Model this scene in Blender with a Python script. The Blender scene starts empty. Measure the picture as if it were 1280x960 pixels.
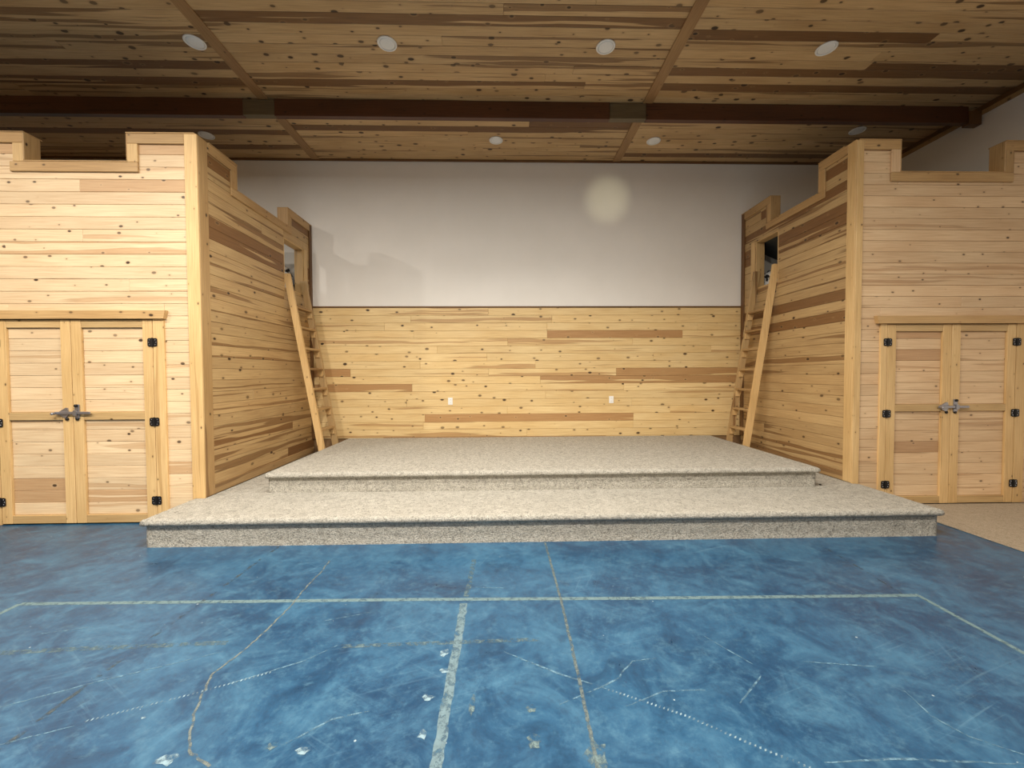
import bpy, math, random
from mathutils import Matrix, Vector

random.seed(7)
SC = bpy.context.scene
COL = SC.collection

# ------------------------------------------------------------------ camera
PSI, ROLL, PITCH = 0.0239, 0.0047, math.atan(13 / 500)
CAM_POS = Vector((0, 0, 1.5))
Fv = Vector((math.sin(PSI) * math.cos(PITCH), math.cos(PSI) * math.cos(PITCH), -math.sin(PITCH)))
Rv = Fv.cross(Vector((0, 0, 1))).normalized()
Uv = Rv.cross(Fv)
R2 = math.cos(ROLL) * Rv - math.sin(ROLL) * Uv
U2 = math.cos(ROLL) * Uv + math.sin(ROLL) * Rv
cd = bpy.data.cameras.new('camera')
cam = bpy.data.objects.new('camera', cd)
COL.objects.link(cam)
cd.sensor_fit = 'HORIZONTAL'
cd.sensor_width = 36.0
cd.lens = 36.0 * 500 / 1280
cd.clip_start = 0.05
m = Matrix((R2, U2, -Fv)).transposed().to_4x4()
m.translation = CAM_POS
cam.matrix_world = m
SC.camera = cam

# ------------------------------------------------------------------ world, light, exposure
SC.view_settings.view_transform = 'Standard'
SC.view_settings.look = 'None'
SC.view_settings.gamma = 1.0
SC.view_settings.use_curve_mapping = False
SC.view_settings.exposure = 0.0
w = bpy.data.worlds.new('world')
SC.world = w
w.use_nodes = True
w.node_tree.nodes['Background'].inputs[0].default_value = (1.0, 0.93, 0.84, 1)
w.node_tree.nodes['Background'].inputs[1].default_value = 0.0

CEIL = 4.91


def downlight(x, y, power, spread=150, col=(1.0, 0.95, 0.88)):
    l = bpy.data.lights.new('downlight', 'AREA')
    l.shape = 'DISK'
    l.size = 0.17
    l.energy = power
    l.color = col
    l.spread = math.radians(spread)
    o = bpy.data.objects.new('downlight', l)
    COL.objects.link(o)
    o.location = (x, y, CEIL - 0.012)


# the lit rows of ceiling cans, above and behind the camera
WARM = (1.0, 0.925, 0.81)
for x, k in ((-7.6, 0.8), (-5.4, 1.3), (-3.13, 1.42), (-1.17, 1.22), (1.1, 1.08), (3.43, 0.22), (5.3, 0.1)):
    downlight(x, 0.86, 124 * k, 176, WARM)
for x, k in ((-5.4, 0.6), (-3.13, 1.0), (-1.17, 1.0), (1.1, 0.9), (3.43, 0.2)):
    downlight(x, -2.5, 64 * k, 176, WARM)
for x, k in ((-1.17, 1.0), (1.1, 1.0)):
    downlight(x, 2.55, 84 * k, 136, WARM)
# stray beam that makes the soft warm patch high on the white wall
sl = bpy.data.lights.new('stray_beam', 'SPOT')
sl.energy = 520
sl.color = (1.0, 0.93, 0.58)
sl.spot_size = math.radians(6.0)
sl.spot_blend = 1.0
sl.shadow_soft_size = 0.02
slo = bpy.data.objects.new('stray_beam', sl)
COL.objects.link(slo)
slo.location = (0.3, -1.4, 1.4)
slo.rotation_euler = (Vector((1.71, 6.5, 4.30)) - Vector((0.3, -1.4, 1.4))).to_track_quat('-Z', 'Y').to_euler()


# ------------------------------------------------------------------ materials
class NT:
    def __init__(self, name):
        self.m = bpy.data.materials.new(name)
        self.m.use_nodes = True
        self.t = self.m.node_tree
        self.t.nodes.clear()
        self.out = self.n('ShaderNodeOutputMaterial')
        self.b = self.n('ShaderNodeBsdfPrincipled')
        self.l(self.b.outputs[0], self.out.inputs['Surface'])

    def n(self, t, **k):
        n = self.t.nodes.new(t)
        for a, v in k.items():
            setattr(n, a, v)
        return n

    def l(self, a, b):
        self.t.links.new(a, b)

    def put(self, sock, v):
        if hasattr(v, 'is_output') or isinstance(v, bpy.types.NodeSocket):
            self.l(v, sock)
        else:
            sock.default_value = v

    def math(self, op, a, b=0.0, c=0.0, clamp=False):
        n = self.n('ShaderNodeMath', operation=op, use_clamp=clamp)
        self.put(n.inputs[0], a)
        self.put(n.inputs[1], b)
        self.put(n.inputs[2], c)
        return n.outputs[0]

    def rng(self, v, a, b, c=0.0, d=1.0, smooth=False):
        n = self.n('ShaderNodeMapRange', clamp=True)
        if smooth:
            n.interpolation_type = 'SMOOTHSTEP'
        self.put(n.inputs[0], v)
        for i, x in enumerate((a, b, c, d)):
            self.put(n.inputs[1 + i], x)
        return n.outputs[0]

    def mix(self, fac, a, b, mode='MIX'):
        n = self.n('ShaderNodeMix', data_type='RGBA', blend_type=mode)
        self.put(n.inputs[0], fac)
        self.put(n.inputs[6], a if not isinstance(a, tuple) else (*a, 1))
        self.put(n.inputs[7], b if not isinstance(b, tuple) else (*b, 1))
        return n.outputs[2]

    def noise(self, vec, scale, detail=3.0, rough=0.5, dims='3D', dist=0.0):
        n = self.n('ShaderNodeTexNoise', noise_dimensions=dims)
        self.put(n.inputs['Vector'], vec)
        n.inputs['Scale'].default_value = scale
        n.inputs['Detail'].default_value = detail
        n.inputs['Roughness'].default_value = rough
        n.inputs['Distortion'].default_value = dist
        return n.outputs[0]

    def vec(self, x, y, z=0.0):
        n = self.n('ShaderNodeCombineXYZ')
        for i, v in enumerate((x, y, z)):
            self.put(n.inputs[i], v)
        return n.outputs[0]

    def sep(self, v):
        n = self.n('ShaderNodeSeparateXYZ')
        self.l(v, n.inputs[0])
        return n.outputs

    def bump(self, h, strength, dist):
        n = self.n('ShaderNodeBump')
        n.inputs['Strength'].default_value = strength
        n.inputs['Distance'].default_value = dist
        self.l(h, n.inputs['Height'])
        self.l(n.outputs[0], self.b.inputs['Normal'])


def srgb(r, g, b):
    def f(c):
        c /= 255
        return c / 12.92 if c <= 0.04045 else ((c + 0.055) / 1.055) ** 2.4
    return (f(r), f(g), f(b))


def wood(name, pale, mid, heart, knot=(0.035, 0.015, 0.006), rough=0.5, knots=1.0, streak=0.5, hb0=0.80):
    """knotty pine; UV is (metres along the grain, metres across); object colour red = share of heartwood"""
    t = NT(name)
    uv = t.n('ShaderNodeTexCoord').outputs['UV']
    oi = t.n('ShaderNodeObjectInfo')
    s = t.sep(uv)
    u = t.math('ADD', s[0], t.math('MULTIPLY', oi.outputs['Random'], 61.7))
    v = t.math('ADD', s[1], t.math('MULTIPLY', oi.outputs['Random'], 17.3))
    tone = t.sep(oi.outputs['Color'])
    wob = t.noise(t.vec(t.math('MULTIPLY', u, 1.5), t.math('MULTIPLY', v, 5.0)), 1.0, 2, dims='2D')
    v2 = t.math('ADD', v, t.math('MULTIPLY', t.math('SUBTRACT', wob, 0.5), 0.035))
    big = t.noise(t.vec(t.math('MULTIPLY', u, 0.26), t.math('MULTIPLY', v2, 11.0)), 1.0, 2, dims='2D')
    grain = t.noise(t.vec(t.math('MULTIPLY', u, 2.5), t.math('MULTIPLY', v2, 95.0)), 1.0, 4, 0.6, dims='2D')
    broad = t.noise(t.vec(t.math('MULTIPLY', u, 1.1), t.math('MULTIPLY', v2, 3.0)), 1.0, 2, dims='2D')
    c = t.mix(t.rng(broad, 0.3, 0.7), pale, mid)
    # heartwood band: sharp edged and long
    edge = t.math('SUBTRACT', hb0, t.math('MULTIPLY', tone[0], hb0 - 0.28))
    hb = t.rng(big, edge, t.math('ADD', edge, 0.03))
    rim = t.math('MULTIPLY', t.rng(t.math('ABSOLUTE', t.math('SUBTRACT', big, t.math('ADD', edge, 0.02))), 0.0, 0.02, 0.55, 0.0), streak)
    c = t.mix(t.math('MULTIPLY', hb, t.math('ADD', streak, t.math('MULTIPLY', tone[0], 0.35))), c, heart)
    c = t.mix(rim, c, tuple(x * 0.55 for x in heart))
    c = t.mix(t.rng(grain, 0.35, 0.75, 0.0, 0.34), c, t.mix(1.0, c, heart, 'MULTIPLY'))
    # knots
    vo = t.n('ShaderNodeTexVoronoi', voronoi_dimensions='2D', feature='F1')
    t.l(t.vec(t.math('MULTIPLY', u, 4.0), t.math('MULTIPLY', v2, 6.6)), vo.inputs['Vector'])
    vo.inputs['Scale'].default_value = 1.0
    rnd = t.sep(vo.outputs['Color'])
    rad = t.math('MULTIPLY', t.rng(rnd[0], 0.18, 1.0, 0.0, 0.125), knots)
    d = vo.outputs['Distance']
    halo = t.rng(t.math('SUBTRACT', d, rad), 0.0, 0.09, 0.42, 0.0)
    halo = t.math('MULTIPLY', halo, t.math('GREATER_THAN', rad, 0.012))
    c = t.mix(halo, c, t.mix(0.55, heart, mid))
    core = t.rng(t.math('SUBTRACT', d, rad), -0.03, 0.008, 1.0, 0.0)
    core = t.math('MULTIPLY', core, t.math('GREATER_THAN', rad, 0.012))
    c = t.mix(t.math('MULTIPLY', core, t.rng(rnd[1], 0.0, 1.0, 0.6, 1.0)), c, knot)
    # per board lightness
    g = t.rng(tone[1], 0.0, 1.0, 0.74, 1.12)
    c = t.mix(1.0, c, t.vec(g, g, g), 'MULTIPLY')
    t.l(c, t.b.inputs['Base Color'])
    t.b.inputs['Roughness'].default_value = rough
    t.bump(grain, 0.12, 0.002)
    return t.m


def plain(name, col, rough=0.5, metal=0.0, nscale=0.0, namt=0.0):
    t = NT(name)
    if nscale:
        p = t.n('ShaderNodeTexCoord').outputs['Object']
        f = t.noise(p, nscale, 4)
        t.l(t.mix(t.rng(f, 0.3, 0.7), tuple(c * (1 - namt) for c in col), tuple(min(1, c * (1 + namt)) for c in col)), t.b.inputs['Base Color'])
    else:
        t.b.inputs['Base Color'].default_value = (*col, 1)
    t.b.inputs['Roughness'].default_value = rough
    t.b.inputs['Metallic'].default_value = metal
    return t.m


M = {}
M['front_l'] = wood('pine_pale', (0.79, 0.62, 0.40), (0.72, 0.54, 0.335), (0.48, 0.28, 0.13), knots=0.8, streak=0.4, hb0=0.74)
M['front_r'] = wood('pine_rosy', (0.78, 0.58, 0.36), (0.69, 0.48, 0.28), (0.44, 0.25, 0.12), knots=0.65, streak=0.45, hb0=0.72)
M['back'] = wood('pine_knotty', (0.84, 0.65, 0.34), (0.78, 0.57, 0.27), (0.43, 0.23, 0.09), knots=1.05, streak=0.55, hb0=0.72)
M['side'] = wood('pine_side', (0.60, 0.42, 0.205), (0.52, 0.345, 0.16), (0.24, 0.12, 0.042), knots=0.95, streak=0.72, hb0=0.66)  # same pine, base colour darkened to carry the shade on the tower sides
M['ceil'] = wood('pine_ceiling', (0.70, 0.48, 0.24), (0.60, 0.39, 0.18), (0.22, 0.11, 0.04), knots=1.25, streak=0.7, hb0=0.67)
M['trim'] = wood('pine_trim', (0.73, 0.51, 0.245), (0.64, 0.43, 0.19), (0.40, 0.22, 0.07), knots=0.5, streak=0.4)
M['cap'] = wood('pine_cap', (0.56, 0.37, 0.17), (0.47, 0.29, 0.12), (0.25, 0.13, 0.05), knots=0.8, streak=0.55, hb0=0.72)
M['batten'] = wood('pine_batten', (0.40, 0.24, 0.10), (0.34, 0.19, 0.08), (0.20, 0.10, 0.04), knots=0.5)
M['dark_trim'] = wood('dark_trim', (0.20, 0.10, 0.035), (0.16, 0.075, 0.025), (0.09, 0.04, 0.012), knots=0.4)
M['beam'] = wood('beam_stain', (0.125, 0.045, 0.018), (0.095, 0.034, 0.014), (0.04, 0.012, 0.006), knots=0.7, rough=0.42)
M['splice'] = wood('beam_splice', (0.17, 0.13, 0.07), (0.15, 0.11, 0.055), (0.10, 0.07, 0.03), knots=0.3)
M['core'] = plain('core_wood', (0.22, 0.13, 0.06), 0.8)
M['loft_gray'] = plain('loft_wall_paint', (0.72, 0.71, 0.67), 0.8)
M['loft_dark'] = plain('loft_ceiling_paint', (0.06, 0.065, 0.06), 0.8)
M['black'] = plain('black_iron', (0.012, 0.011, 0.012), 0.5, 0.4)
M['steel'] = plain('zinc_steel', (0.36, 0.36, 0.40), 0.36, 0.85)
M['white_plastic'] = plain('white_plastic', (0.9, 0.9, 0.88), 0.35)
M['slot'] = plain('socket_slot', (0.05, 0.05, 0.05), 0.6)
M['can_trim'] = plain('can_trim', (0.92, 0.91, 0.88), 0.4)
M['can_lens'] = plain('can_lens', (0.86, 0.86, 0.84), 0.5)
M['scrap'] = plain('dark_scrap', (0.03, 0.025, 0.02), 0.8)


def drywall():
    t = NT('white_drywall')
    p = t.n('ShaderNodeTexCoord').outputs['Object']
    f = t.noise(p, 1.3, 5, 0.6)
    t.l(t.mix(t.rng(f, 0.35, 0.65), (0.84, 0.825, 0.795), (0.875, 0.86, 0.835)), t.b.inputs['Base Color'])
    t.b.inputs['Roughness'].default_value = 0.75
    t.bump(t.noise(p, 160, 2), 0.08, 0.002)
    return t.m


def floor_mat():
    t = NT('blue_stained_concrete')
    p = t.n('ShaderNodeTexCoord').outputs['Object']
    a = t.noise(p, 1.1, 8, 0.66, dist=0.5)
    b = t.noise(p, 3.4, 9, 0.74, dist=0.7)
    fine = t.noise(p, 15, 7, 0.75)
    c = t.mix(t.rng(a, 0.36, 0.64), (0.008, 0.042, 0.098), (0.019, 0.080, 0.160))
    c = t.mix(t.rng(b, 0.46, 0.70, 0.0, 0.7), c, (0.050, 0.150, 0.245))
    c = t.mix(t.rng(b, 0.46, 0.32, 0.0, 0.6), c, (0.006, 0.024, 0.058))
    c = t.mix(t.rng(fine, 0.52, 0.72, 0.0, 0.45), c, (0.080, 0.185, 0.265))
    c = t.mix(t.rng(fine, 0.47, 0.30, 0.0, 0.5), c, (0.008, 0.026, 0.062))
    # hairline scuffs: thin bands of stretched noise in three directions, only in worn areas
    s = t.sep(p)
    wear = t.rng(t.noise(p, 1.7, 2), 0.42, 0.66)
    for ang, sc, amt in ((0.32, 1.0, 0.22), (-0.55, 1.3, 0.16), (1.15, 0.9, 0.14)):
        cx, sx = math.cos(ang), math.sin(ang)
        u = t.math('ADD', t.math('MULTIPLY', s[0], cx), t.math('MULTIPLY', s[1], sx))
        v = t.math('SUBTRACT', t.math('MULTIPLY', s[1], cx), t.math('MULTIPLY', s[0], sx))
        st = t.noise(t.vec(t.math('MULTIPLY', u, 1.6 * sc), t.math('MULTIPLY', v, 46 * sc)), 1.0, 4, 0.65, dims='2D', dist=0.6)
        c = t.mix(t.math('MULTIPLY', wear, t.rng(st, 0.60, 0.76, 0.0, amt)), c, (0.16, 0.30, 0.40))
    # small chips
    vo = t.n('ShaderNodeTexVoronoi', voronoi_dimensions='2D', feature='F1')
    t.l(p, vo.inputs['Vector'])
    vo.inputs['Scale'].default_value = 5.0
    rr = t.sep(vo.outputs['Color'])
    chip = t.math('LESS_THAN', vo.outputs['Distance'], t.rng(rr[0], 0.72, 1.0, 0.0, 0.03))
    c = t.mix(t.math('MULTIPLY', chip, 0.5), c, t.mix(t.math('GREATER_THAN', rr[1], 0.55), (0.015, 0.03, 0.07), (0.5, 0.58, 0.6)))
    t.l(c, t.b.inputs['Base Color'])
    t.l(t.rng(b, 0.3, 0.7, 0.27, 0.44), t.b.inputs['Roughness'])
    t.bump(fine, 0.08, 0.003)
    return t.m


def worn(name, col, amount, scale=26):
    """paint, tape glue or grit that is worn through to the floor in spots"""
    t = NT(name)
    p = t.n('ShaderNodeTexCoord').outputs['Object']
    f = t.noise(p, scale, 5, 0.7)
    t.l(t.mix(t.rng(t.noise(p, 40, 3), 0.3, 0.7), tuple(c * 0.75 for c in col), col), t.b.inputs['Base Color'])
    t.b.inputs['Roughness'].default_value = 0.7
    tr = t.n('ShaderNodeBsdfTransparent')
    mx = t.n('ShaderNodeMixShader')
    t.l(t.rng(f, 0.62 - amount * 0.5, 0.80 - amount * 0.5), mx.inputs[0])
    t.l(tr.outputs[0], mx.inputs[1])
    t.l(t.b.outputs[0], mx.inputs[2])
    t.l(mx.outputs[0], t.out.inputs['Surface'])
    return t.m


def carpet_mat(name, a, b, dark):
    t = NT(name)
    p = t.n('ShaderNodeTexCoord').outputs['Object']
    f = t.noise(p, 95, 3, 0.7)
    g = t.noise(p, 14, 5, 0.65)
    h = t.noise(p, 1.6, 3, 0.6)
    c = t.mix(t.rng(g, 0.3, 0.7), a, b)
    c = t.mix(t.rng(f, 0.52, 0.32, 0.0, 0.8), c, dark)
    c = t.mix(t.rng(t.noise(p, 34, 4, 0.75, dist=0.5), 0.49, 0.30, 0.0, 0.8), c, dark)
    c = t.mix(t.rng(h, 0.40, 0.75, 0.0, 0.2), c, tuple(x * 0.8 for x in a))
    t.l(c, t.b.inputs['Base Color'])
    t.b.inputs['Roughness'].default_value = 1.0
    t.b.inputs['Specular IOR Level'].default_value = 0.1
    t.bump(t.math('ADD', f, t.math('MULTIPLY', g, 0.9)), 1.0, 0.03)
    return t.m


def patchwork():
    t = NT('black_white_cloth')
    p = t.n('ShaderNodeTexCoord').outputs['Object']
    f = t.noise(p, 17, 2, 0.5, dist=0.8)
    t.l(t.mix(t.math('GREATER_THAN', f, 0.5), (0.75, 0.76, 0.76), (0.012, 0.012, 0.014)), t.b.inputs['Base Color'])
    t.b.inputs['Roughness'].default_value = 0.9
    return t.m


M['drywall'] = drywall()
M['floor'] = floor_mat()
M['tape'] = worn('tape_residue', (0.115, 0.185, 0.205), 0.62)
M['tape_faint'] = worn('tape_residue_faint', (0.085, 0.14, 0.165), 0.36)
M['glue'] = worn('glue_strip', (0.115, 0.185, 0.22), 0.56, 22)
M['grit'] = worn('joint_filler', (0.105, 0.135, 0.135), 0.5, 30)
M['grit_faint'] = worn('joint_filler_faint', (0.055, 0.075, 0.085), 0.26, 12)
M['crack'] = worn('crack_grit', (0.13, 0.155, 0.15), 0.5, 24)
M['scratch'] = worn('scratch_white', (0.10, 0.20, 0.28), 0.42, 22)
M['splat'] = worn('paint_splat', (0.20, 0.30, 0.36), 0.45, 20)
M['splat_tan'] = worn('paint_splat_tan', (0.12, 0.18, 0.19), 0.35, 20)
M['carpet'] = carpet_mat('grey_frieze_carpet', (0.60, 0.57, 0.50), (0.80, 0.77, 0.69), (0.20, 0.185, 0.155))
M['beige'] = carpet_mat('beige_carpet', (0.56, 0.46, 0.34), (0.64, 0.53, 0.40), (0.36, 0.28, 0.19))
M['cloth'] = patchwork()


# ------------------------------------------------------------------ object helpers
def empty(name, loc, label=None, cat=None, group=None, kind=None):
    o = bpy.data.objects.new(name, None)
    COL.objects.link(o)
    o.location = loc
    o.empty_display_size = 0.1
    tag(o, label, cat, group, kind)
    return o


def tag(o, label=None, cat=None, group=None, kind=None):
    if label: o['label'] = label
    if cat: o['category'] = cat
    if group: o['group'] = group
    if kind: o['kind'] = kind
    return o


def wpos(o):
    p = Vector(o.location)
    while o.parent:
        o = o.parent
        p = p + Vector(o.location)
    return p


def link_mesh(name, verts, faces, mat, parent=None, uvs=None, color=None, smooth=False):
    """verts in world space; the origin is put at the middle of the bottom"""
    xs, ys, zs = zip(*verts)
    c = Vector(((min(xs) + max(xs)) / 2, (min(ys) + max(ys)) / 2, min(zs)))
    me = bpy.data.meshes.new(name)
    me.from_pydata([tuple(Vector(v) - c) for v in verts], [], faces)
    me.materials.append(M[mat] if isinstance(mat, str) else mat)
    if uvs:
        ul = me.uv_layers.new(name='UVMap')
        for lp in me.loops:
            ul.data[lp.index].uv = uvs[lp.vertex_index]
    if smooth:
        me.polygons.foreach_set('use_smooth', [True] * len(me.polygons))
    o = bpy.data.objects.new(name, me)
    COL.objects.link(o)
    o.location = c
    if parent is not None:
        o.parent = parent
        o.location = c - wpos(parent)
    o.color = (*(color or (0.1, 0.6, 0.0)), 1)
    return o


class MB:
    def __init__(self):
        self.v, self.f, self.uv = [], [], []

    def add(self, vs, fs, uv):
        k = len(self.v)
        self.v += vs
        self.uv += uv
        self.f += [tuple(i + k for i in f) for f in fs]

    def box(self, x0, x1, y0, y1, z0, z1, grain=0, ch=0.003):
        """chamfered box, grain = axis index of the wood grain"""
        lo, hi = (x0, y0, z0), (x1, y1, z1)
        ch = min(ch, min(hi[i] - lo[i] for i in range(3)) * 0.3)
        oth = [i for i in range(3) if i != grain]

        def uvof(p):
            return (p[grain], p[oth[0]] + p[oth[1]])
        # 24-vertex chamfered box
        vs, idx = [], {}
        for sx in (0, 1):
            for sy in (0, 1):
                for sz in (0, 1):
                    s = (sx, sy, sz)
                    for ax in range(3):
                        p = [0, 0, 0]
                        for i in range(3):
                            e = hi[i] if s[i] else lo[i]
                            if i != ax:
                                e += -ch if s[i] else ch
                            p[i] = e
                        idx[(s, ax)] = len(vs)
                        vs.append(tuple(p))
        fs = []
        for ax in range(3):
            a, b = [i for i in range(3) if i != ax]
            for side in (0, 1):
                q = []
                for (i, j) in ((0, 0), (1, 0), (1, 1), (0, 1)):
                    s = [0, 0, 0]
                    s[ax] = side; s[a] = i; s[b] = j
                    q.append(idx[(tuple(s), ax)])
                fs.append(tuple(q))
        for ax in range(3):      # edges parallel to ax
            a, b = [i for i in range(3) if i != ax]
            for i in (0, 1):
                for j in (0, 1):
                    s0 = [0, 0, 0]; s0[a] = i; s0[b] = j
                    s1 = list(s0); s1[ax] = 1
                    s0, s1 = tuple(s0), tuple(s1)
                    fs.append((idx[(s0, a)], idx[(s1, a)], idx[(s1, b)], idx[(s0, b)]))
        for s in [(i, j, k) for i in (0, 1) for j in (0, 1) for k in (0, 1)]:
            fs.append(tuple(idx[(s, ax)] for ax in range(3)))
        self.add(vs, fs, [uvof(p) for p in vs])
        return self

    def prism(self, poly, z0, z1, axis=2, grain=0):
        """poly: list of 2D points in the plane perpendicular to axis"""
        def P(a, b, c):
            return (a, b, c) if axis == 2 else ((a, c, b) if axis == 1 else (c, a, b))
        n = len(poly)
        vs = [P(a, b, z0) for a, b in poly] + [P(a, b, z1) for a, b in poly]
        fs = [tuple(range(n - 1, -1, -1)), tuple(range(n, 2 * n))]
        fs += [(i, (i + 1) % n, n + (i + 1) % n, n + i) for i in range(n)]
        oth = [i for i in range(3) if i != grain]
        self.add(vs, fs, [(p[grain], p[oth[0]] + p[oth[1]]) for p in vs])
        return self

    def lathe(self, prof, c, axis=2, n=24):
        vs = []
        for r, h in prof:
            for k in range(n):
                a = 2 * math.pi * k / n
                q = (r * math.cos(a), r * math.sin(a))
                p = (q[0], q[1], h) if axis == 2 else ((q[0], h, q[1]) if axis == 1 else (h, q[0], q[1]))
                vs.append((c[0] + p[0], c[1] + p[1], c[2] + p[2]))
        fs = []
        for i in range(len(prof) - 1):
            for k in range(n):
                fs.append((i * n + k, i * n + (k + 1) % n, (i + 1) * n + (k + 1) % n, (i + 1) * n + k))
        fs.append(tuple(range(n)))
        fs.append(tuple((len(prof) - 1) * n + k for k in range(n)))
        self.add(vs, fs, [(p[0], p[1]) for p in vs])
        return self

    def build(self, name, mat, parent=None, color=None, smooth=False):
        return link_mesh(name, self.v, self.f, mat, parent, self.uv, color, smooth)


def board(name, mat, parent, x0, x1, y0, y1, z0, z1, grain=None, ch=0.003, color=None):
    d = (x1 - x0, y1 - y0, z1 - z0)
    g = d.index(max(d)) if grain is None else grain
    if color is None:
        color = (random.random() * 0.25, 0.45 + random.random() * 0.4, 0)
    return MB().box(x0, x1, y0, y1, z0, z1, g, ch).build(name, mat, parent, color)


def rect_minus(rects, hole):
    out = []
    a0, a1, b0, b1 = hole
    for (p0, p1, q0, q1) in rects:
        if p1 <= a0 or p0 >= a1 or q1 <= b0 or q0 >= b1:
            out.append((p0, p1, q0, q1))
            continue
        if p0 < a0: out.append((p0, a0, q0, q1))
        if p1 > a1: out.append((a1, p1, q0, q1))
        m0, m1 = max(p0, a0), min(p1, a1)
        if q0 < b0: out.append((m0, m1, q0, b0))
        if q1 > b1: out.append((m0, m1, b1, q1))
    return [r for r in out if r[1] - r[0] > 0.012 and r[3] - r[2] > 0.012]


PITCHW = 0.123


def plank_field(parent, mat, region, holes, facing, d, pitch=PITCHW, start=None, seg=(1.6, 3.6), brown=0.16, tone=(0.35, 0.75), gap=0.0022, cuts=None):
    """lay boards over region (a0,a1,b0,b1), each its own object.
    facing 'front' : a=X b=Z, face at Y=d ; 'px'/'nx' : a=Y b=Z, face at X=d looking +X/-X ; 'down': a=X b=Y, face at Z=d"""
    a0, a1, b0, b1 = region
    b = b0 if start is None else start
    T = 0.018
    out = []
    while b < b1 - 0.01:
        r0, r1 = max(b, b0), min(b + pitch, b1)
        b += pitch
        if r1 - r0 < 0.012:
            continue
        edges = [a0] + list(cuts or []) + [a1]
        pieces = []
        for e0, e1 in zip(edges[:-1], edges[1:]):
            a = e0
            first = True
            while a < e1 - 1e-6:
                L = random.uniform(*seg) * (random.uniform(0.3, 1.0) if first else 1.0)
                first = False
                e = a + L
                if e1 - e < 0.45:
                    e = e1
                pieces.append((a, e))
                a = e
        for (p, q) in pieces:
            rr = [(p, q, r0, r1)]
            for h in holes:
                rr = rect_minus(rr, h)
            hv = random.uniform(0.75, 1.0) if random.random() < brown else random.random() * 0.28
            col = (hv, random.uniform(*tone), 0)
            for (s0, s1, t0, t1) in rr:
                dd = random.uniform(-0.0012, 0.0012)
                s0 += gap * 0.3; s1 -= gap * 0.3; t0 += gap / 2; t1 -= gap / 2
                mb = MB()
                if facing == 'front':
                    mb.box(s0, s1, d + dd, d + T, t0, t1, 0)
                elif facing == 'px':
                    mb.box(d - T, d - dd, s0, s1, t0, t1, 1)
                elif facing == 'nx':
                    mb.box(d + dd, d + T, s0, s1, t0, t1, 1)
                else:
                    mb.box(s0, s1, t0, t1, d + dd, d + T, 0)
                o = mb.build('plank', mat, parent, col)
                out.append(o)
    return out


# ------------------------------------------------------------------ room shell
XL, XR, YF, YB = -9.0, 6.2, -6.0, 6.5
fl = MB().box(XL - 0.1, XR + 0.1, YF - 0.1, YB + 0.1, -0.1, 0.0).build('floor', 'floor')
tag(fl, kind='structure')
ce = MB().box(XL - 0.1, XR + 0.1, YF - 0.1, YB + 0.1, CEIL + 0.02, CEIL + 0.12).build('ceiling', 'ceil', color=(0.2, 0.5, 0))
tag(ce, kind='structure')
wb = MB().box(XL - 0.1, XR + 0.1, YB + 0.018, YB + 0.12, 0.0, CEIL + 0.02).build('wall_back', 'core')
tag(wb, kind='structure')
wr = MB().box(XR, XR + 0.1, YF, YB + 0.018, 0, CEIL + 0.02).build('wall_right', 'drywall')
tag(wr, kind='structure')
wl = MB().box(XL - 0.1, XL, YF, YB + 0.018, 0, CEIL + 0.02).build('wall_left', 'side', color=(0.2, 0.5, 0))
tag(wl, kind='structure')
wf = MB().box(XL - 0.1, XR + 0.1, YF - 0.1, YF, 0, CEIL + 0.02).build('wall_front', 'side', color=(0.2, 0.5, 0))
tag(wf, kind='structure')

# upper drywall and pine wainscot of the back wall
DADO = 2.585
MB().box(XL, XR, YB - 0.002, YB + 0.018, DADO, CEIL).build('drywall_panel', 'drywall', wb)
plank_field(wb, 'back', (-3.03, 3.93, 0.462, DADO - 0.018), [], 'front', YB, start=DADO - 0.018 - 18 * PITCHW, seg=(1.8, 4.6), brown=0.12, tone=(0.5, 0.85))
board('dado_cap', 'dark_trim', wb, -3.02, 3.92, YB - 0.014, YB, DADO - 0.018, DADO + 0.004)
# ceiling boards: rows run left to right, broken at the two seam battens
SEAM_L, SEAM_R = -2.93, 1.85
plank_field(ce, 'ceil', (XL, XR, 2.3, YB), [], 'down', CEIL, seg=(6.5, 8), brown=0.17, tone=(0.3, 0.65), cuts=[SEAM_L, SEAM_R])
MB().box(XL, XR, YF, 2.3, CEIL, CEIL + 0.02).build('ceiling_boarding', 'ceil', ce, color=(0.2, 0.5, 0))
for sx in (SEAM_L, SEAM_R):
    board('seam_batten', 'batten', ce, sx - 0.062, sx + 0.062, 2.2, 5.09, CEIL - 0.016, CEIL)
    board('seam_batten', 'batten', ce, sx - 0.062, sx + 0.062, 5.17, YB - 0.03, CEIL - 0.016, CEIL)
t1 = board('trim_1', 'dark_trim', None, XL + 0.01, 6.19, YB - 0.03, YB - 0.002, CEIL - 0.03, CEIL)
tag(t1, kind='structure')
t2 = board('trim_2', 'dark_trim', None, XR - 0.03, XR, 1.5, YB - 0.04, CEIL - 0.055, CEIL)
tag(t2, kind='structure')
t3 = board('trim_3', 'cap', None, XR - 0.018, XR, 1.5, YB - 0.04, CEIL - 0.11, CEIL - 0.055)
tag(t3, kind='structure')

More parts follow.
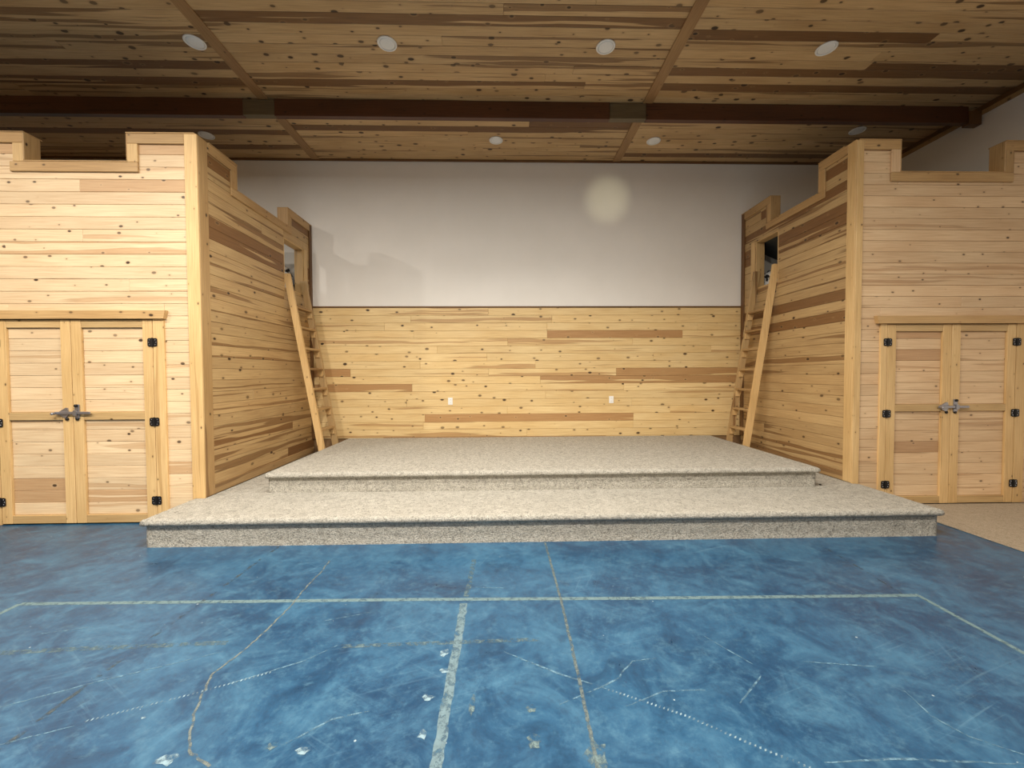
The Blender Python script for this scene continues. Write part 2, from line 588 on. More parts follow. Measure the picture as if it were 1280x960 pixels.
# beam
bm = empty('ceiling_beam', (-0.2, 5.13, 4.70), 'long dark red-brown stained wooden beam across the pine ceiling', 'beam')
xs = [XL + 0.002, SEAM_L - 0.25, SEAM_L + 0.13, 1.37, 1.83, 6.02]
for i, (a, b) in enumerate(zip(xs[:-1], xs[1:])):
    if i in (1, 3):
        o = board('splice_block', 'splice', bm, a, b, 5.088, 5.17, 4.705, CEIL - 0.018, color=(0.1, 0.5, 0))
        o['label'] = 'grey-brown unstained splice block'
    else:
        board('beam_board', 'beam', bm, a, b, 5.095, 5.165, 4.70, CEIL - 0.001, color=(0.3, 0.5, 0))
board('end_bracket', 'dark_trim', bm, 6.02, 6.185, 5.085, 5.175, 4.68, CEIL - 0.06)

# ------------------------------------------------------------------ recessed ceiling lights
LIGHTS = [(-3.13, 4.26, 'white round recessed ceiling light by the left seam batten, in front of the beam'),
          (-1.17, 4.243, 'white round recessed ceiling light in front of the beam, second from left'),
          (1.096, 4.242, 'white round recessed ceiling light in front of the beam, just left of right seam batten'),
          (3.428, 4.22, 'white round recessed ceiling light in front of the beam, rightmost of its row'),
          (-4.19, 5.88, 'white round recessed ceiling light behind the beam, just above the left tower corner'),
          (-0.075, 5.935, 'white round recessed ceiling light behind the beam, near the middle of the back wall'),
          (2.24, 5.918, 'white round recessed ceiling light behind the beam, just right of right seam batten'),
          (5.03, 5.62, 'white round recessed ceiling light behind the beam, above the right tower corner')]
for x, y, lab in LIGHTS:
    e = empty('ceiling_light', (x, y, CEIL - 0.014), lab, 'ceiling light', 'recessed lights in the pine ceiling')
    MB().lathe([(0.078, -0.004), (0.088, -0.012), (0.098, -0.008), (0.1, 0.0)], (x, y, CEIL - 0.002)).build('trim_ring', 'can_trim', e, smooth=True)
    MB().lathe([(0.001, -0.0088), (0.03, -0.0086), (0.06, -0.008), (0.077, -0.005), (0.078, 0.0)], (x, y, CEIL - 0.002)).build('lens', 'can_lens', e, smooth=True)

# ------------------------------------------------------------------ stage
# outlines (counter-clockwise), lower and upper carpeted platforms
st = empty('stage', (0.44, 3.5, 0), 'wide two-step stage covered in grey frieze carpet between the towers', 'stage')


def platform(name, poly, nose_poly, z0, z1, lip=0.05, step=0.02, seed=1):
    """carpeted box: riser walls along poly, rounded overhanging nosing along nose_poly, flat tread.
    Edges are resampled so the carpet can be slightly lumpy."""
    rnd = random.Random(seed)

    def resample(poly, ref):
        pts = []
        n = len(poly)
        for i in range(n):
            a, b = Vector(poly[i]), Vector(poly[(i + 1) % n])
            ra, rb = Vector(ref[i]), Vector(ref[(i + 1) % n])
            k = max(1, int((rb - ra).length / step))
            for j in range(k):
                pts.append(a.lerp(b, j / k))
        return pts
    R = resample(poly, poly)
    N = resample(nose_poly, poly)
    n = len(R)
    rings = []
    h = z1 - lip
    mid = [(r + q) / 2 for r, q in zip(R, N)]
    jit = lambda a: rnd.uniform(-a, a)
    prof = [(0.0, z0, 0), (0.0, z0 + (h - z0) * 0.35, 0.0025), (0.0, z0 + (h - z0) * 0.7, 0.0025), (0.0, h - 0.004, 0.0), (0.55, h - 0.002, 0.0), (0.93, h + lip * 0.16, 0.002), (1.0, h + lip * 0.45, 0.0025), (0.86, h + lip * 0.78, 0.0025), (0.45, z1 - 0.002, 0.002), (-0.5, z1, 0.0012)]
    vs = []
    for t, z, j in prof:
        for r, q in zip(R, N):
            p = r.lerp(q, t) if t >= 0 else r + (r - q) * (-t)
            vs.append((p.x + jit(j), p.y + jit(j), z + jit(j) * 0.8))
    fs = []
    for i in range(len(prof) - 1):
        for k in range(n):
            fs.append((i * n + k, i * n + (k + 1) % n, (i + 1) * n + (k + 1) % n, (i + 1) * n + k))
    fs.append(tuple((len(prof) - 1) * n + k for k in range(n)))
    o = link_mesh(name, vs, fs, 'carpet', st, smooth=True)
    o.data.polygons[len(fs) - 1].use_smooth = False
    return o


NO = 0.032
lowp = [(-3.10, 3.52), (3.955, 3.52), (3.955, 4.345), (3.905, 4.345), (3.905, 6.49), (-3.012, 6.49), (-3.012, 4.09), (-3.10, 4.09)]
lown = [(-3.135, 3.488), (3.99, 3.488), (3.99, 4.345), (3.905, 4.345), (3.905, 6.49), (-3.012, 6.49), (-3.012, 4.09), (-3.135, 4.09)]
platform('lower_step', lowp, lown, 0.0, 0.252, 0.058, seed=3)
upp = [(-2.47, 4.25), (3.405, 4.25), (3.405, 6.488), (-2.47, 6.488)]
upn = [(-2.495, 4.215), (3.433, 4.215), (3.433, 6.488), (-2.495, 6.488)]
platform('upper_deck', upp, upn, 0.253, 0.468, 0.055, seed=4)
sc = MB().lathe([(0.006, 0), (0.014, 0.004), (0.012, 0.012), (0.004, 0.016)], (3.50, 4.30, 0.253), n=8).build('scrap', 'scrap')
tag(sc, "small dark scrap lying on the lower step beside the upper deck's right end", 'scrap')

# beige carpet beside the stage
bc = MB().box(4.31, XR - 0.001, 1.2, 4.355, 0.0005, 0.010).build('carpet', 'beige')
tag(bc, 'beige low-pile carpet on the floor in front of the right tower doors', 'carpet')


# ------------------------------------------------------------------ towers
def tower(side):
    L = side == 'left'
    if L:
        e = empty('wooden_tower', (-4.8, 5.3, 0), 'left castle-like pine tower, its top edge notched, beside the stage', 'tower', 'pine towers flanking the stage')
        yf, xs, sgn = 4.12, -3.04, 1
        xo = XL + 0.01
        fm = 'front_l'
        top_f, notch_f = 3.89, 3.61
        top_s, notch_s, top_s2 = 3.89, 3.60, 3.855
        nf = (-4.70, -3.696)
        ns = (4.70, 5.80)
        door = (-5.03, -3.50, 2.062)
        jl, jr = (-5.14, -5.03), (-3.50, -3.388)
        head = (-5.24, -3.352, 2.064, 2.146)
        op = (5.70, 6.25, 2.71, 3.42)
        cb = 0.105
        ftone, stone = (0.5, 0.9), (0.4, 0.8)
    else:
        e = empty('wooden_tower', (5.05, 5.4, 0), 'right castle-like pine tower, its top edge notched, beside the stage', 'tower', 'pine towers flanking the stage')
        yf, xs, sgn = 4.38, 3.93, -1
        xo = XR - 0.004
        fm = 'front_r'
        top_f, notch_f = 4.045, 3.70
        top_s, notch_s, top_s2 = 4.06, 3.70, 4.06
        nf = (4.395, 5.587)
        ns = (4.90, 5.80)
        door = (4.288, 5.770, 2.035)
        jl, jr = (4.212, 4.288), (5.770, 5.885)
        head = (4.142, 5.99, 2.036, 2.120)
        op = (5.64, 6.15, 2.79, 3.52)
        cb = 0.055
        ftone, stone = (0.3, 0.7), (0.35, 0.75)
    TH = 0.13
    fx0, fx1 = (xo, xs) if L else (xs, xo)      # front wall range in X
    # --- wall cores (behind the boards)
    c0 = yf + 0.018
    prof = [(fx0, 0), (fx0, top_f - 0.004), (nf[0], top_f - 0.004), (nf[0], notch_f - 0.004), (nf[1], notch_f - 0.004), (nf[1], top_f - 0.004), (fx1, top_f - 0.004), (fx1, 0)]
    d0, d1, dz = door
    prof += [(d1, 0), (d1, dz), (d0, dz), (d0, 0)]
    ins = (0.0185 if L else 0.0)
    if L:
        prof = [(min(a, xs - 0.0185), b) for a, b in prof]
    else:
        prof = [(max(a, xs + 0.0185), b) for a, b in prof]
    MB().prism(prof, c0, c0 + TH - 0.018, axis=1).build('front_wall', 'core', e)
    sx0, sx1 = (xs - TH, xs - 0.0185) if L else (xs + 0.0185, xs + TH)
    y0s = c0 + TH - 0.018
    y1s = YB - 0.004
    base = 0.0
    # side wall core, split around the loft opening
    sm = MB()
    o0, o1, oz0, oz1 = op

    def sbox(ya, yb, za, zb):
        sm.box(sx0, sx1, ya, yb, za, zb, 1, 0.0005)
    sbox(y0s, ns[0], base, top_s - 0.004)
    sbox(ns[0], o0, base, notch_s - 0.004)
    sbox(o0, o1, base, oz0)
    sbox(o0, ns[1], oz1, notch_s - 0.004)
    sbox(ns[1], o1, oz1, top_s2 - 0.004)
    sbox(o1, y1s, base, top_s2 - 0.004)
    sm.build('side_wall', 'core', e)
    # --- boards of the front
    holes = [(nf[0], nf[1], notch_f - 0.01, 9), (jl[0] + 0.005, jr[1] - 0.005, -1, head[3] - 0.01)]
    plank_field(e, fm, (fx0, fx1, 0.004, top_f - 0.01), holes, 'front', yf, seg=(3.0, 6.0), brown=0.05, tone=ftone)
    # --- boards of the side
    holes = [(ns[0], ns[1], notch_s - 0.01, 9), (o0, o1, oz0, oz1), (ns[1], 9, top_s2 - 0.01, 9)]
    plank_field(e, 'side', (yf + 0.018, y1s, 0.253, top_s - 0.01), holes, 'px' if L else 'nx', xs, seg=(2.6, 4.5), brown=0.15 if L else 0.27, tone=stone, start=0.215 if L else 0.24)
    # --- corner boards
    P = 0.02
    if L:
        board('corner_board', 'trim', e, xs - cb, xs + P, yf - P, yf, 0.0, top_f, color=(0.08, 0.85, 0))
        board('corner_board', 'cap', e, xs, xs + P, yf, yf + 0.125, 0.253, top_s, color=(0.25, 0.5, 0))  # darker wood colour paints in the shade on this side-facing board
    else:
        board('corner_board', 'trim', e, xs - P, xs + cb, yf - P, yf, 0.0, top_f, color=(0.1, 0.6, 0))
        board('corner_board', 'trim', e, xs - P, xs, yf, yf + 0.11, 0.253, top_s, color=(0.1, 0.6, 0))
    # --- caps of the front
    yq0, yq1 = yf - P, yf

    def fcap(a, b, z0, z1, k='cap_board', mat='trim'):
        board(k, mat, e, a, b, yq0, yq1, z0, z1)
    ftr = 'trim' if L else 'cap'
    CB = 0.098
    if L:
        fcap(fx0, nf[0], top_f - CB, top_f, mat='cap')
        fcap(nf[1], fx1 - cb - 0.001, top_f - CB, top_f, mat='cap')
        fcap(nf[0] - 0.13, nf[1] + CB, notch_f - 0.095, notch_f, mat='cap')
        fcap(nf[1], nf[1] + CB, notch_f + 0.001, top_f - CB - 0.001, 'notch_board', ftr)
        fcap(nf[0] - CB, nf[0], notch_f + 0.001, top_f - CB - 0.001, 'notch_board', ftr)
    else:
        fcap(fx0 + cb + 0.001, nf[0], top_f - CB, top_f, mat=ftr)
        fcap(nf[1], fx1, top_f - CB, top_f, mat='cap')
        fcap(nf[0] - CB, nf[1] + 0.10, notch_f - 0.098, notch_f, mat=ftr)
        fcap(nf[0] - CB, nf[0], notch_f + 0.001, top_f - CB - 0.001, 'notch_board', 'front_r')
        fcap(nf[1], nf[1] + CB, notch_f + 0.001, top_f - CB - 0.001, 'notch_board', 'cap')
    # returns inside the notch and the flat top caps
    for x in nf:
        a, b = (x, x + 0.012) if x == nf[0] else (x - 0.012, x)
        board('notch_return', 'cap', e, a, b, yf - P, c0 + TH - 0.02, notch_f + 0.014, top_f, grain=2)
    for a, b, z in ((fx0 if L else nf[1], nf[0] + 0.012 if L else fx1, top_f), (nf[0], nf[1], notch_f), (nf[1] - 0.012 if L else fx0, fx1 if L else nf[0] + 0.012, top_f)):
        board('top_cap', 'cap', e, a, b, yf - P - 0.004, c0 + TH, z, z + 0.012)
    # --- caps of the side
    xq0, xq1 = (xs, xs + P) if L else (xs - P, xs)
    q = 'cap'
    a = yf + (0.126 if L else 0.111)
    board('cap_board', q, e, xq0, xq1, a, ns[0], top_s - CB, top_s)
    board('notch_board', q, e, xq0, xq1, ns[0] - 0.09, ns[0], notch_s + 0.001, top_s - CB - 0.001)
    board('cap_board', q, e, xq0, xq1, ns[0] - 0.09, ns[1] + 0.09, notch_s - 0.085, notch_s)
    board('notch_board', q, e, xq0, xq1, ns[1], ns[1] + 0.09, notch_s + 0.001, top_s2 - CB - 0.001)
    board('cap_board', q, e, xq0, xq1, ns[1], y1s - 0.075, top_s2 - CB, top_s2)
    for y in ns:
        a, b = (y, y + 0.012) if y == ns[0] else (y - 0.012, y)
        board('notch_return', q, e, min(sx0, xq0) + 0.001, max(sx1, xq1), a, b, notch_s + 0.014, top_s if y == ns[0] else top_s2, grain=2)
    xa, xb = (sx0, xs + P + 0.004) if L else (xs - P - 0.004, sx1)
    board('top_cap', q, e, xa, xb, c0 + TH + 0.002, ns[0] + 0.012, top_s, top_s + 0.012)
    board('top_cap', q, e, xa, xb, ns[0] + 0.013, ns[1] - 0.013, notch_s, notch_s + 0.012)
    board('top_cap', q, e, xa, xb, ns[1] - 0.012, y1s, top_s2, top_s2 + 0.012)
    board('end_trim', 'dark_trim', e, xq0, xq1, y1s - 0.075, y1s, 0.47, top_s2)
    # --- base board along the stage
    board('base_board', 'cap', e, xq0, xq1, yf + (0.126 if L else 0.111), y1s - 0.076, 0.2535, 0.345, color=(0.5, 0.2, 0))
    # --- frame of the loft opening
    fr = 0.016
    ja, jb = (sx0, xs) if L else (xs, sx1)
    board('opening_frame', 'trim', e, ja, jb, o0, o0 + fr, oz0 + fr, oz1 - fr, grain=2)
    board('opening_frame', 'trim', e, ja, jb, o1 - fr, o1, oz0 + fr, oz1 - fr, grain=2)
    board('opening_frame', 'trim', e, ja, jb, o0, o1, oz1 - fr, oz1, grain=1)
    board('opening_sill', 'trim', e, ja, jb, o0, o1, oz0, oz0 + fr, grain=1)
    board('opening_casing', 'trim', e, xq0, xq1, o1 + 0.002, o1 + 0.09, oz0 - 0.02, oz1 + 0.0)
    # --- loft room
    lz, dk = oz0 - 0.03, notch_s - 0.16
    ix0, ix1 = (XL + 0.02, sx0 - 0.001) if L else (sx1 + 0.001, XR - 0.02)
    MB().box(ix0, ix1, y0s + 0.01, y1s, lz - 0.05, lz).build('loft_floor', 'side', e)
    MB().box(ix0, ix1, y1s - 0.02, y1s, lz, dk).build('loft_back_wall', 'loft_gray', e)
    if L:
        MB().box(sx0 - 2.3, sx0 - 2.25, y0s + 0.01, y1s - 0.021, lz, dk).build('loft_partition', 'loft_gray', e)
    else:
        pr = [(sx1 + 0.01, dk - 0.01), (sx1 + 0.01, dk - 0.05), (sx1 + 0.9, dk - 0.45), (sx1 + 0.95, dk - 0.43)]
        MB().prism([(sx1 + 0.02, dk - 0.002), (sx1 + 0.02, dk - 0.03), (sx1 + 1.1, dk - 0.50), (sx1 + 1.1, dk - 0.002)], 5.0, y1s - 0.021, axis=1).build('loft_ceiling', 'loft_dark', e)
    # --- door casing
    if L:
        board('door_jamb', 'trim', e, jl[0], jl[1] - 0.003, yf - P, yf + 0.02, 0.0, head[2] - 0.001)
        board('door_jamb', 'trim', e, jr[0] + 0.003, jr[1], yf - P, yf + 0.02, 0.0, head[2] - 0.001)
    else:
        board('door_jamb', 'trim', e, jl[0], jl[1] - 0.003, yf - P, yf + 0.02, 0.012, head[2] - 0.001)
        board('door_jamb', 'trim', e, jr[0] + 0.003, jr[1], yf - P, yf + 0.02, 0.012, head[2] - 0.001)
    hx0, hx1, hz0, hz1 = head
    MB().prism([(hx0 + 0.02, hz0), (hx1 - 0.02, hz0), (hx1, hz1), (hx0, hz1)], yf - 0.045, yf, axis=1).build('door_header', 'cap', e, color=(0.2, 0.9, 0))
    MB().box(d0, d1, c0 + TH - 0.035, c0 + TH - 0.022, 0, dz).build('door_backing', 'core', e)
    return e, yf, door


towL = tower('left')
towR = tower('right')


# ------------------------------------------------------------------ tower doors
def hinge(door, x, z, yf, leaf_dir):
    e = MB()
    for s in (-1, 1):
        e.box(*sorted((x + s * 0.006, x + s * 0.047)), yf - 0.007, yf, z - 0.04, z + 0.04, 2, 0.006)
    e.build('hinge_plate', 'black', None)
    o = bpy.data.objects[-1] if False else None


def make_door(num, x0, x1, yf, ztop, hinge_side, label, mat, zb=0.012):
    e = empty('door_%d' % num, ((x0 + x1) / 2, yf, zb), label, 'door', None, 'structure')
    x0 += 0.003; x1 -= 0.003
    ztop -= 0.004
    fy = yf - 0.018            # stile face
    by = yf + 0.004            # plank face (recessed)
    SW = 0.098
    RT, RM, RB = 0.078, 0.078, 0.082
    zm = 1.055
    MB().box(x0, x1, yf + 0.022, yf + 0.034, zb, ztop).build('door_back', 'core', e)
    for a, b in ((x0, x0 + SW), (x1 - SW, x1)):
        board('stile', 'trim', e, a, b, fy, yf + 0.022, zb, ztop, color=(0.15, random.uniform(0.55, 0.8), 0))
    for z0, z1 in ((zb, zb + RB), (zm, zm + RM), (ztop - RT, ztop)):
        board('rail', 'trim', e, x0 + SW + 0.0005, x1 - SW - 0.0005, fy + 0.002, yf + 0.022, z0, z1, color=(0.3, random.uniform(0.02, 0.25), 0))
    for z0, z1 in ((zb + RB, zm), (zm + RM, ztop - RT)):
        plank_field(e, mat, (x0 + SW, x1 - SW, z0, z1), [], 'front', by, start=z0, seg=(3, 4), brown=0.12, tone=(0.4, 0.85))
    hx = x0 if hinge_side == 'L' else x1
    for z in ((1.83, 1.032, 0.235)):
        if hinge_side == 'L':
            a = hx - 0.003
        else:
            a = hx + 0.003
        h = MB()
        yh = fy - 0.003
        for s in (-1, 1):
            # leaf plate with clipped corners
            p = [(a + s * 0.005, z - 0.042), (a + s * 0.036, z - 0.042), (a + s * 0.047, z - 0.033), (a + s * 0.047, z + 0.033), (a + s * 0.036, z + 0.042), (a + s * 0.005, z + 0.042)]
            h.prism(p, yh - 0.004, yh, axis=1)
        ho = h.build('hinge', 'black', e)
        MB().lathe([(0.004, -0.046), (0.008, -0.043), (0.008, 0.043), (0.004, 0.046)], (a, yh - 0.006, z), n=10).build('hinge_pin', 'black', ho)
        sm = MB()
        for s in (-1, 1):
            for dz in (-0.024, 0.0, 0.024):
                sm.lathe([(0.005, 0.0), (0.0035, -0.0025)], (a + s * (0.028 if dz else 0.036), yh - 0.004, z + dz), axis=1, n=8)
        sm.build('screws', 'steel', ho)
    return e, fy


def latch(door, xm, z, y, back_bolt=False):
    """zinc gate latch: slide plate and bolt on the left stile, catch and strap on the right"""
    e = MB()
    # left keeper plate (diamond like casting)
    e.prism([(xm - 0.135, z + 0.006), (xm - 0.06, z + 0.052), (xm - 0.045, z + 0.052), (xm - 0.035, z + 0.02), (xm - 0.035, z - 0.02), (xm - 0.06, z - 0.05), (xm - 0.075, z - 0.048), (xm - 0.135, z - 0.012)], y - 0.012, y, axis=1)
    body = e.build('latch', 'steel', door)
    MB().box(xm - 0.16, xm + 0.19, y - 0.028, y - 0.014, z - 0.013, z + 0.013, 0, 0.004).build('latch_bolt', 'steel', body)
    k = MB()
    k.box(xm + 0.024, xm + 0.072, y - 0.013, y, z - 0.055, z + 0.085, 2, 0.004)
    k.build('latch_plate', 'steel', body)
    MB().box(xm + 0.03, xm + 0.066, y - 0.034, y - 0.0285, z - 0.026, z + 0.026, 2, 0.003).build('latch_strap', 'steel', body)
    MB().lathe([(0.004, 0.0), (0.012, -0.006), (0.013, -0.03), (0.008, -0.036)], (xm - 0.147, y - 0.028, z - 0.004), axis=1, n=12).build('latch_knob', 'steel', body)
    b = MB()
    for dx, dz in ((-0.052, -0.062), (0.048, -0.062), (0.048, 0.072)):
        b.lathe([(0.015, 0.0), (0.015, -0.012), (0.008, -0.016)], (xm + dx, y - 0.013 if dz > 0 else y, z + dz + 0.0), axis=1, n=10)
    b.build('latch_bolts', 'black', body)


xm = -4.302
d1, fy = make_door(1, -5.03, xm, towL[1], 2.060, 'L', "left leaf of the left tower's pine double door, cut by the photo's edge", 'front_l')
d2, fy = make_door(2, xm, -3.50, towL[1], 2.060, 'R', "right leaf of the left tower's pine double door with black hinges", 'front_l')
latch(d1, xm, 1.128, fy)
xm = 5.026
d3, fy = make_door(3, 4.288, xm, towR[1], 2.032, 'L', "left leaf of the right tower's pine double door, nearest the stage", 'front_r', 0.014)
d4, fy = make_door(4, xm, 5.770, towR[1], 2.032, 'R', "right leaf of the right tower's pine double door, by the right wall", 'front_r', 0.014)
latch(d3, xm, 1.105, fy)


# ------------------------------------------------------------------ ladders
def ladder(foot_x, slope, y0, y1, ztop, zr, sgn, label):
    """rails in the X-Z plane; sgn -1 leans to the left wall, +1 to the right wall"""
    zb = 0.2535
    e = empty('wooden_ladder', (foot_x, (y0 + y1) / 2, zb), label, 'ladder', 'pine loft ladders')
    ang = math.atan(slope)
    hw = 0.043 / math.cos(ang)
    X = lambda z: foot_x + sgn * slope * (z - zb)
    T = 0.019
    for y in (y0, y1):
        p = [(X(zb) - hw, zb), (X(zb) + hw, zb), (X(ztop) + hw, ztop), (X(ztop) - hw, ztop)]
        mb = MB().prism(p, y - T, y + T, axis=1, grain=2)
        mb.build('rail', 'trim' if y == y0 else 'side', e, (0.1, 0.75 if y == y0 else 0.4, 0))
    for z in zr:
        x = X(z)
        board('rung', 'cap', e, x - 0.048, x + 0.048, y0 + T + 0.0005, y1 - T - 0.0005, z - 0.016, z + 0.016, color=(0.3, 0.4, 0))
        # cleat blocks under each rung against the rails
        for y, s in ((y0 + T, 1), (y1 - T, -1)):
            ya, yb = sorted((y + s * 0.0005, y + s * 0.02))
            MB().prism([(x - 0.04, z - 0.017), (x + 0.04, z - 0.017), (x + 0.03 - sgn * 0.018, z - 0.11), (x - 0.03 - sgn * 0.018, z - 0.11)], ya, yb, axis=1, grain=2).build('cleat', 'trim', e, (0.1, 0.6, 0))


ladder(-2.548, 0.178, 5.742, 6.208, 2.92, [0.70, 0.995, 1.29, 1.58, 1.87, 2.17, 2.46], -1, "pine ladder on the stage's left leaning into the left tower's loft opening")
ladder(3.492, 0.154, 5.682, 6.108, 3.05, [0.665, 0.955, 1.245, 1.545, 1.845, 2.125, 2.41], 1, "pine ladder on the stage's right leaning into the right tower's loft opening")


# ------------------------------------------------------------------ cloth bundles in the lofts
def bundle(name, c, r, seed, label, cat):
    rnd = random.Random(seed)
    vs, fs = [], []
    nu, nv = 28, 14
    ph = [rnd.uniform(0, 6.28) for _ in range(6)]
    for j in range(nv + 1):
        t = math.pi * j / nv
        for i in range(nu):
            a = 2 * math.pi * i / nu
            k = 1 + 0.10 * math.sin(3 * a + ph[0]) * math.sin(t) + 0.07 * math.sin(5 * a + 4 * t + ph[1]) * math.sin(t) + 0.05 * math.sin(7 * t + ph[2])
            st_ = abs(math.sin(t)) ** 0.6
            x, y, z = r[0] * k * st_ * math.cos(a), r[1] * k * st_ * math.sin(a), r[2] * k * math.cos(t)
            z = max(z, -r[2] * 0.72)
            vs.append((c[0] + x, c[1] + y, c[2] + z))
    for j in range(nv):
        for i in range(nu):
            fs.append((j * nu + i, j * nu + (i + 1) % nu, (j + 1) * nu + (i + 1) % nu, (j + 1) * nu + i))
    o = link_mesh(name, vs, fs, 'cloth', None, smooth=True)
    tag(o, label, cat)
    return o


bundle('cushion', (-3.365, 6.25, 2.685 + 0.20), (0.16, 0.19, 0.27), 5, "black and white patterned cushion inside the left tower's loft", 'cushion')
bundle('cushion', (4.25, 6.26, 2.765 + 0.14), (0.155, 0.18, 0.19), 9, "black and white patterned cushion inside the right tower's loft", 'cushion')

# ------------------------------------------------------------------ wall outlets
for x, z, lab in ((-0.845, 1.057, 'white outlet plate on the wainscot, left one, below the middle of the wall'),
                  (1.78, 1.067, 'white outlet plate on the wainscot, right one, towards the right ladder')):
    e = empty('wall_outlet', (x, YB - 0.004, z - 0.058), lab, 'outlet', 'outlet plates on the back wall')
    pl = MB().box(x - 0.037, x + 0.037, YB - 0.008, YB - 0.0015, z - 0.058, z + 0.058, 2, 0.004).build('cover_plate', 'white_plastic', e)
    for dz in (-0.022, 0.022):
        s = MB().box(x - 0.017, x + 0.017, YB - 0.0105, YB - 0.008, z + dz - 0.014, z + dz + 0.014, 2, 0.003).build('socket', 'white_plastic', e)
        mb = MB()
        for dx in (-0.007, 0.007):
            mb.box(x + dx - 0.0012, x + dx + 0.0012, YB - 0.0112, YB - 0.0104, z + dz - 0.004, z + dz + 0.006, 2, 0.0002)
        mb.build('slots', 'slot', s)


# ------------------------------------------------------------------ marks on the floor
def strip(name, pts, wid, mat, z=0.0006, jit=0.0, taper=False, step=0.03, seed=0):
    rnd = random.Random(seed + int(abs(pts[0][0]) * 1000))
    P = []
    for (a, b) in zip(pts[:-1], pts[1:]):
        a, b = Vector(a), Vector(b)
        n = max(1, int((b - a).length / step))
        for k in range(n):
            P.append(a.lerp(b, k / n))
    P.append(Vector(pts[-1]))
    vs, fs = [], []
    for i, p in enumerate(P):
        d = (P[min(i + 1, len(P) - 1)] - P[max(i - 1, 0)]).normalized()
        nrm = Vector((-d.y, d.x))
        w_ = wid / 2
        if taper:
            w_ *= max(0.15, math.sin(math.pi * (i + 0.5) / len(P)) ** 0.5)
        j = rnd.uniform(-jit, jit)
        for s in (-1, 1):
            q = p + nrm * (s * (w_ + rnd.uniform(0, jit * 0.7)) + j)
            vs.append((q.x, q.y, z))
    for i in range(len(P) - 1):
        fs.append((2 * i, 2 * i + 1, 2 * i + 3, 2 * i + 2))
    return link_mesh(name, vs, fs, mat, fl)


strip('tape_line', [(-3.18, 2.67), (-0.69, 2.64), (0.91, 2.605), (2.79, 2.58)], 0.034, 'tape', jit=0.001)
strip('tape_line', [(2.78, 2.58), (2.77, 2.2), (2.75, 1.2)], 0.03, 'tape', 0.0007)
strip('tape_line', [(-3.18, 2.67), (-3.185, 2.1), (-3.2, 1.2)], 0.034, 'tape', 0.0007)
strip('tape_line', [(-3.6, 2.17), (-2.81, 2.19), (-2.2, 2.22), (-1.55, 2.24)], 0.034, 'tape_faint', jit=0.002)
strip('tape_line', [(-0.9, 2.19), (0.2, 2.215)], 0.03, 'tape_faint')
strip('glue_line', [(-0.26, 2.585), (-0.26, 2.2), (-0.262, 1.8), (-0.26, 1.2)], 0.045, 'glue', 0.0005, jit=0.004)
strip('glue_line', [(-0.235, 3.2), (-0.25, 2.66)], 0.035, 'tape_faint', 0.0005, jit=0.003)
strip('control_joint', [(0.37, 3.5), (0.38, 2.62), (0.37, 1.96), (0.345, 1.2)], 0.015, 'grit', 0.0009, jit=0.002)
strip('control_joint', [(-1.96, 3.5), (-1.99, 2.77), (-2.02, 2.16), (-2.03, 1.2)], 0.022, 'grit_faint', 0.0009, jit=0.003)
strip('control_joint', [(2.75, 3.45), (2.73, 3.0), (2.69, 2.6)], 0.014, 'grit_faint', 0.0009, jit=0.002)
strip('crack', [(-1.40, 3.22), (-1.385, 3.0), (-1.395, 2.84), (-1.38, 2.6), (-1.395, 2.31), (-1.42, 2.16), (-1.462, 2.0), (-1.41, 1.86), (-1.36, 1.74), (-1.31, 1.66), (-1.26, 1.59), (-1.13, 1.52)], 0.008, 'crack', 0.001, jit=0.004, step=0.022)
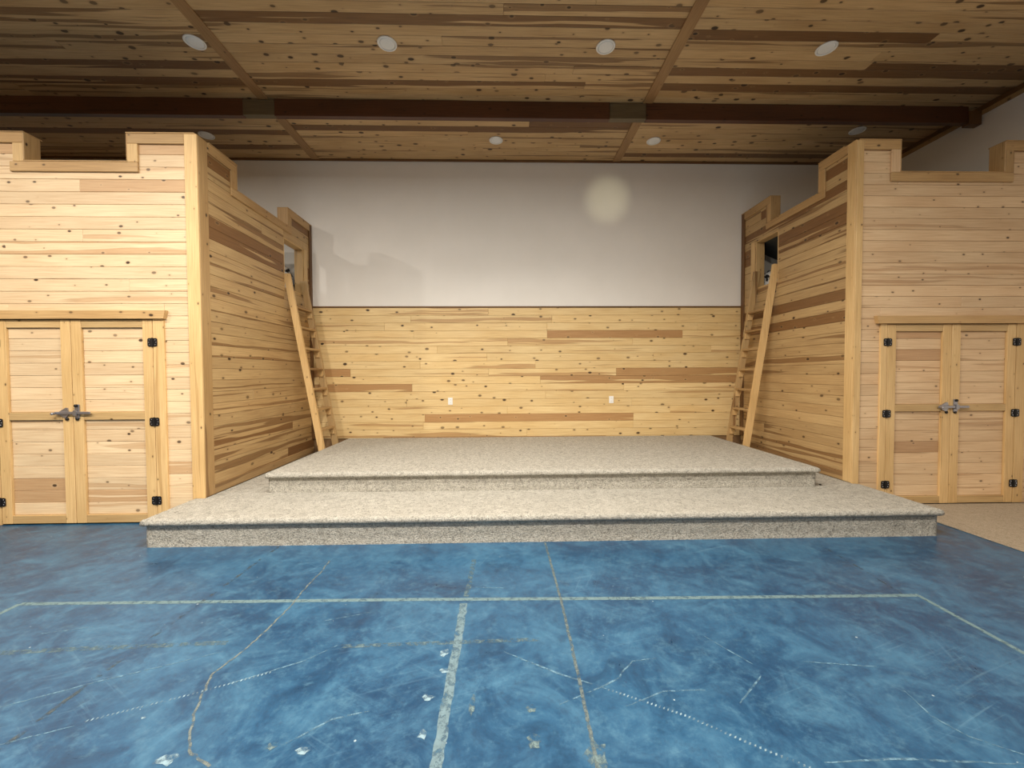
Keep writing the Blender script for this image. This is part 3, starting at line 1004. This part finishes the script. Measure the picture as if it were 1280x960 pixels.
for pts, w_ in (([(-2.4, 1.77), (-1.99, 1.97), (-1.52, 2.17)], 0.009),
                ([(-2.5, 1.45), (-2.0, 1.66), (-1.84, 1.72)], 0.008),
                ([(-1.35, 1.93), (-1.05, 2.08), (-0.92, 2.2)], 0.008),
                ([(0.0, 2.12), (0.28, 1.95), (0.49, 1.85)], 0.009),
                ([(0.80, 2.045), (0.67, 2.03), (0.6, 1.96), (0.57, 1.92), (0.48, 1.87), (0.25, 1.77)], 0.008),
                ([(1.88, 1.80), (1.86, 1.66), (1.91, 1.56), (2.1, 1.43)], 0.008),
                ([(1.23, 1.47), (1.54, 1.475), (1.99, 1.44)], 0.008),
                ([(1.14, 2.21), (1.28, 1.99)], 0.007),
                ([(1.27, 1.91), (1.07, 1.75)], 0.008),
                ([(-0.9, 1.60), (-0.75, 1.72), (-0.6, 1.76)], 0.009),
                ([(0.55, 1.75), (0.75, 1.83), (0.95, 1.83)], 0.006),
                ([(-1.1, 2.42), (-0.85, 2.5)], 0.007),
                ([(-2.7, 2.35), (-2.45, 2.41)], 0.008),
                ([(1.55, 2.0), (1.9, 1.95)], 0.006),
                ([(-0.2, 2.78), (0.03, 2.76)], 0.006)):
    strip('scratch', pts, w_, 'scratch', 0.0008, jit=0.002, taper=True)
# the two dotted wheel marks: rows of small dashes
for pts in ([(-1.82, 1.74), (-1.44, 1.89), (-1.17, 2.01)], [(0.49, 1.85), (0.80, 1.69), (1.0, 1.55), (1.3, 1.36)]):
    vs, fs = [], []
    for a, b in zip(pts[:-1], pts[1:]):
        a, b = Vector(a), Vector(b)
        d = (b - a).normalized()
        nrm = Vector((-d.y, d.x))
        n = int((b - a).length / 0.017)
        for k in range(n):
            p = a.lerp(b, (k + 0.5) / n)
            e0, e1 = d * 0.0035 + nrm * 0.003, nrm * 0.006
            kk = len(vs)
            for q in (p - e0 - e1, p + e0 - e1, p + e0 + e1, p - e0 + e1):
                vs.append((q.x, q.y, 0.0009))
            fs.append((kk, kk + 1, kk + 2, kk + 3))
    o = link_mesh('wheel_mark', vs, fs, 'splat', fl)
    o['kind'] = 'stuff'
# paint splats
for i, (x, y, sx, sy, mt) in enumerate(((-0.806, 1.578, 0.03, 0.02, 'splat'), (-1.318, 1.553, 0.045, 0.03, 'splat'), (-0.353, 1.825, 0.028, 0.022, 'splat'), (-0.341, 1.636, 0.022, 0.026, 'splat'),
                                        (0.125, 1.754, 0.026, 0.03, 'splat_tan'), (0.122, 1.59, 0.034, 0.032, 'splat_tan'), (-0.146, 1.783, 0.014, 0.075, 'splat_tan'), (-0.938, 1.60, 0.03, 0.024, 'splat_tan'),
                                        (0.36, 1.52, 0.05, 0.09, 'splat_tan'), (-1.58, 1.753, 0.012, 0.009, 'splat'), (-0.30, 1.99, 0.028, 0.02, 'splat'), (-0.32, 2.12, 0.03, 0.03, 'splat'))):
    rnd = random.Random(i)
    n = 12
    vs = [(x, y, 0.0011)]
    for k in range(n):
        a = 2 * math.pi * k / n
        f = rnd.uniform(0.55, 1.15)
        vs.append((x + sx * f * math.cos(a), y + sy * f * math.sin(a), 0.0011))
    link_mesh('paint_splat', vs, [(0, k + 1, (k + 1) % n + 1) for k in range(n)], mt, fl)
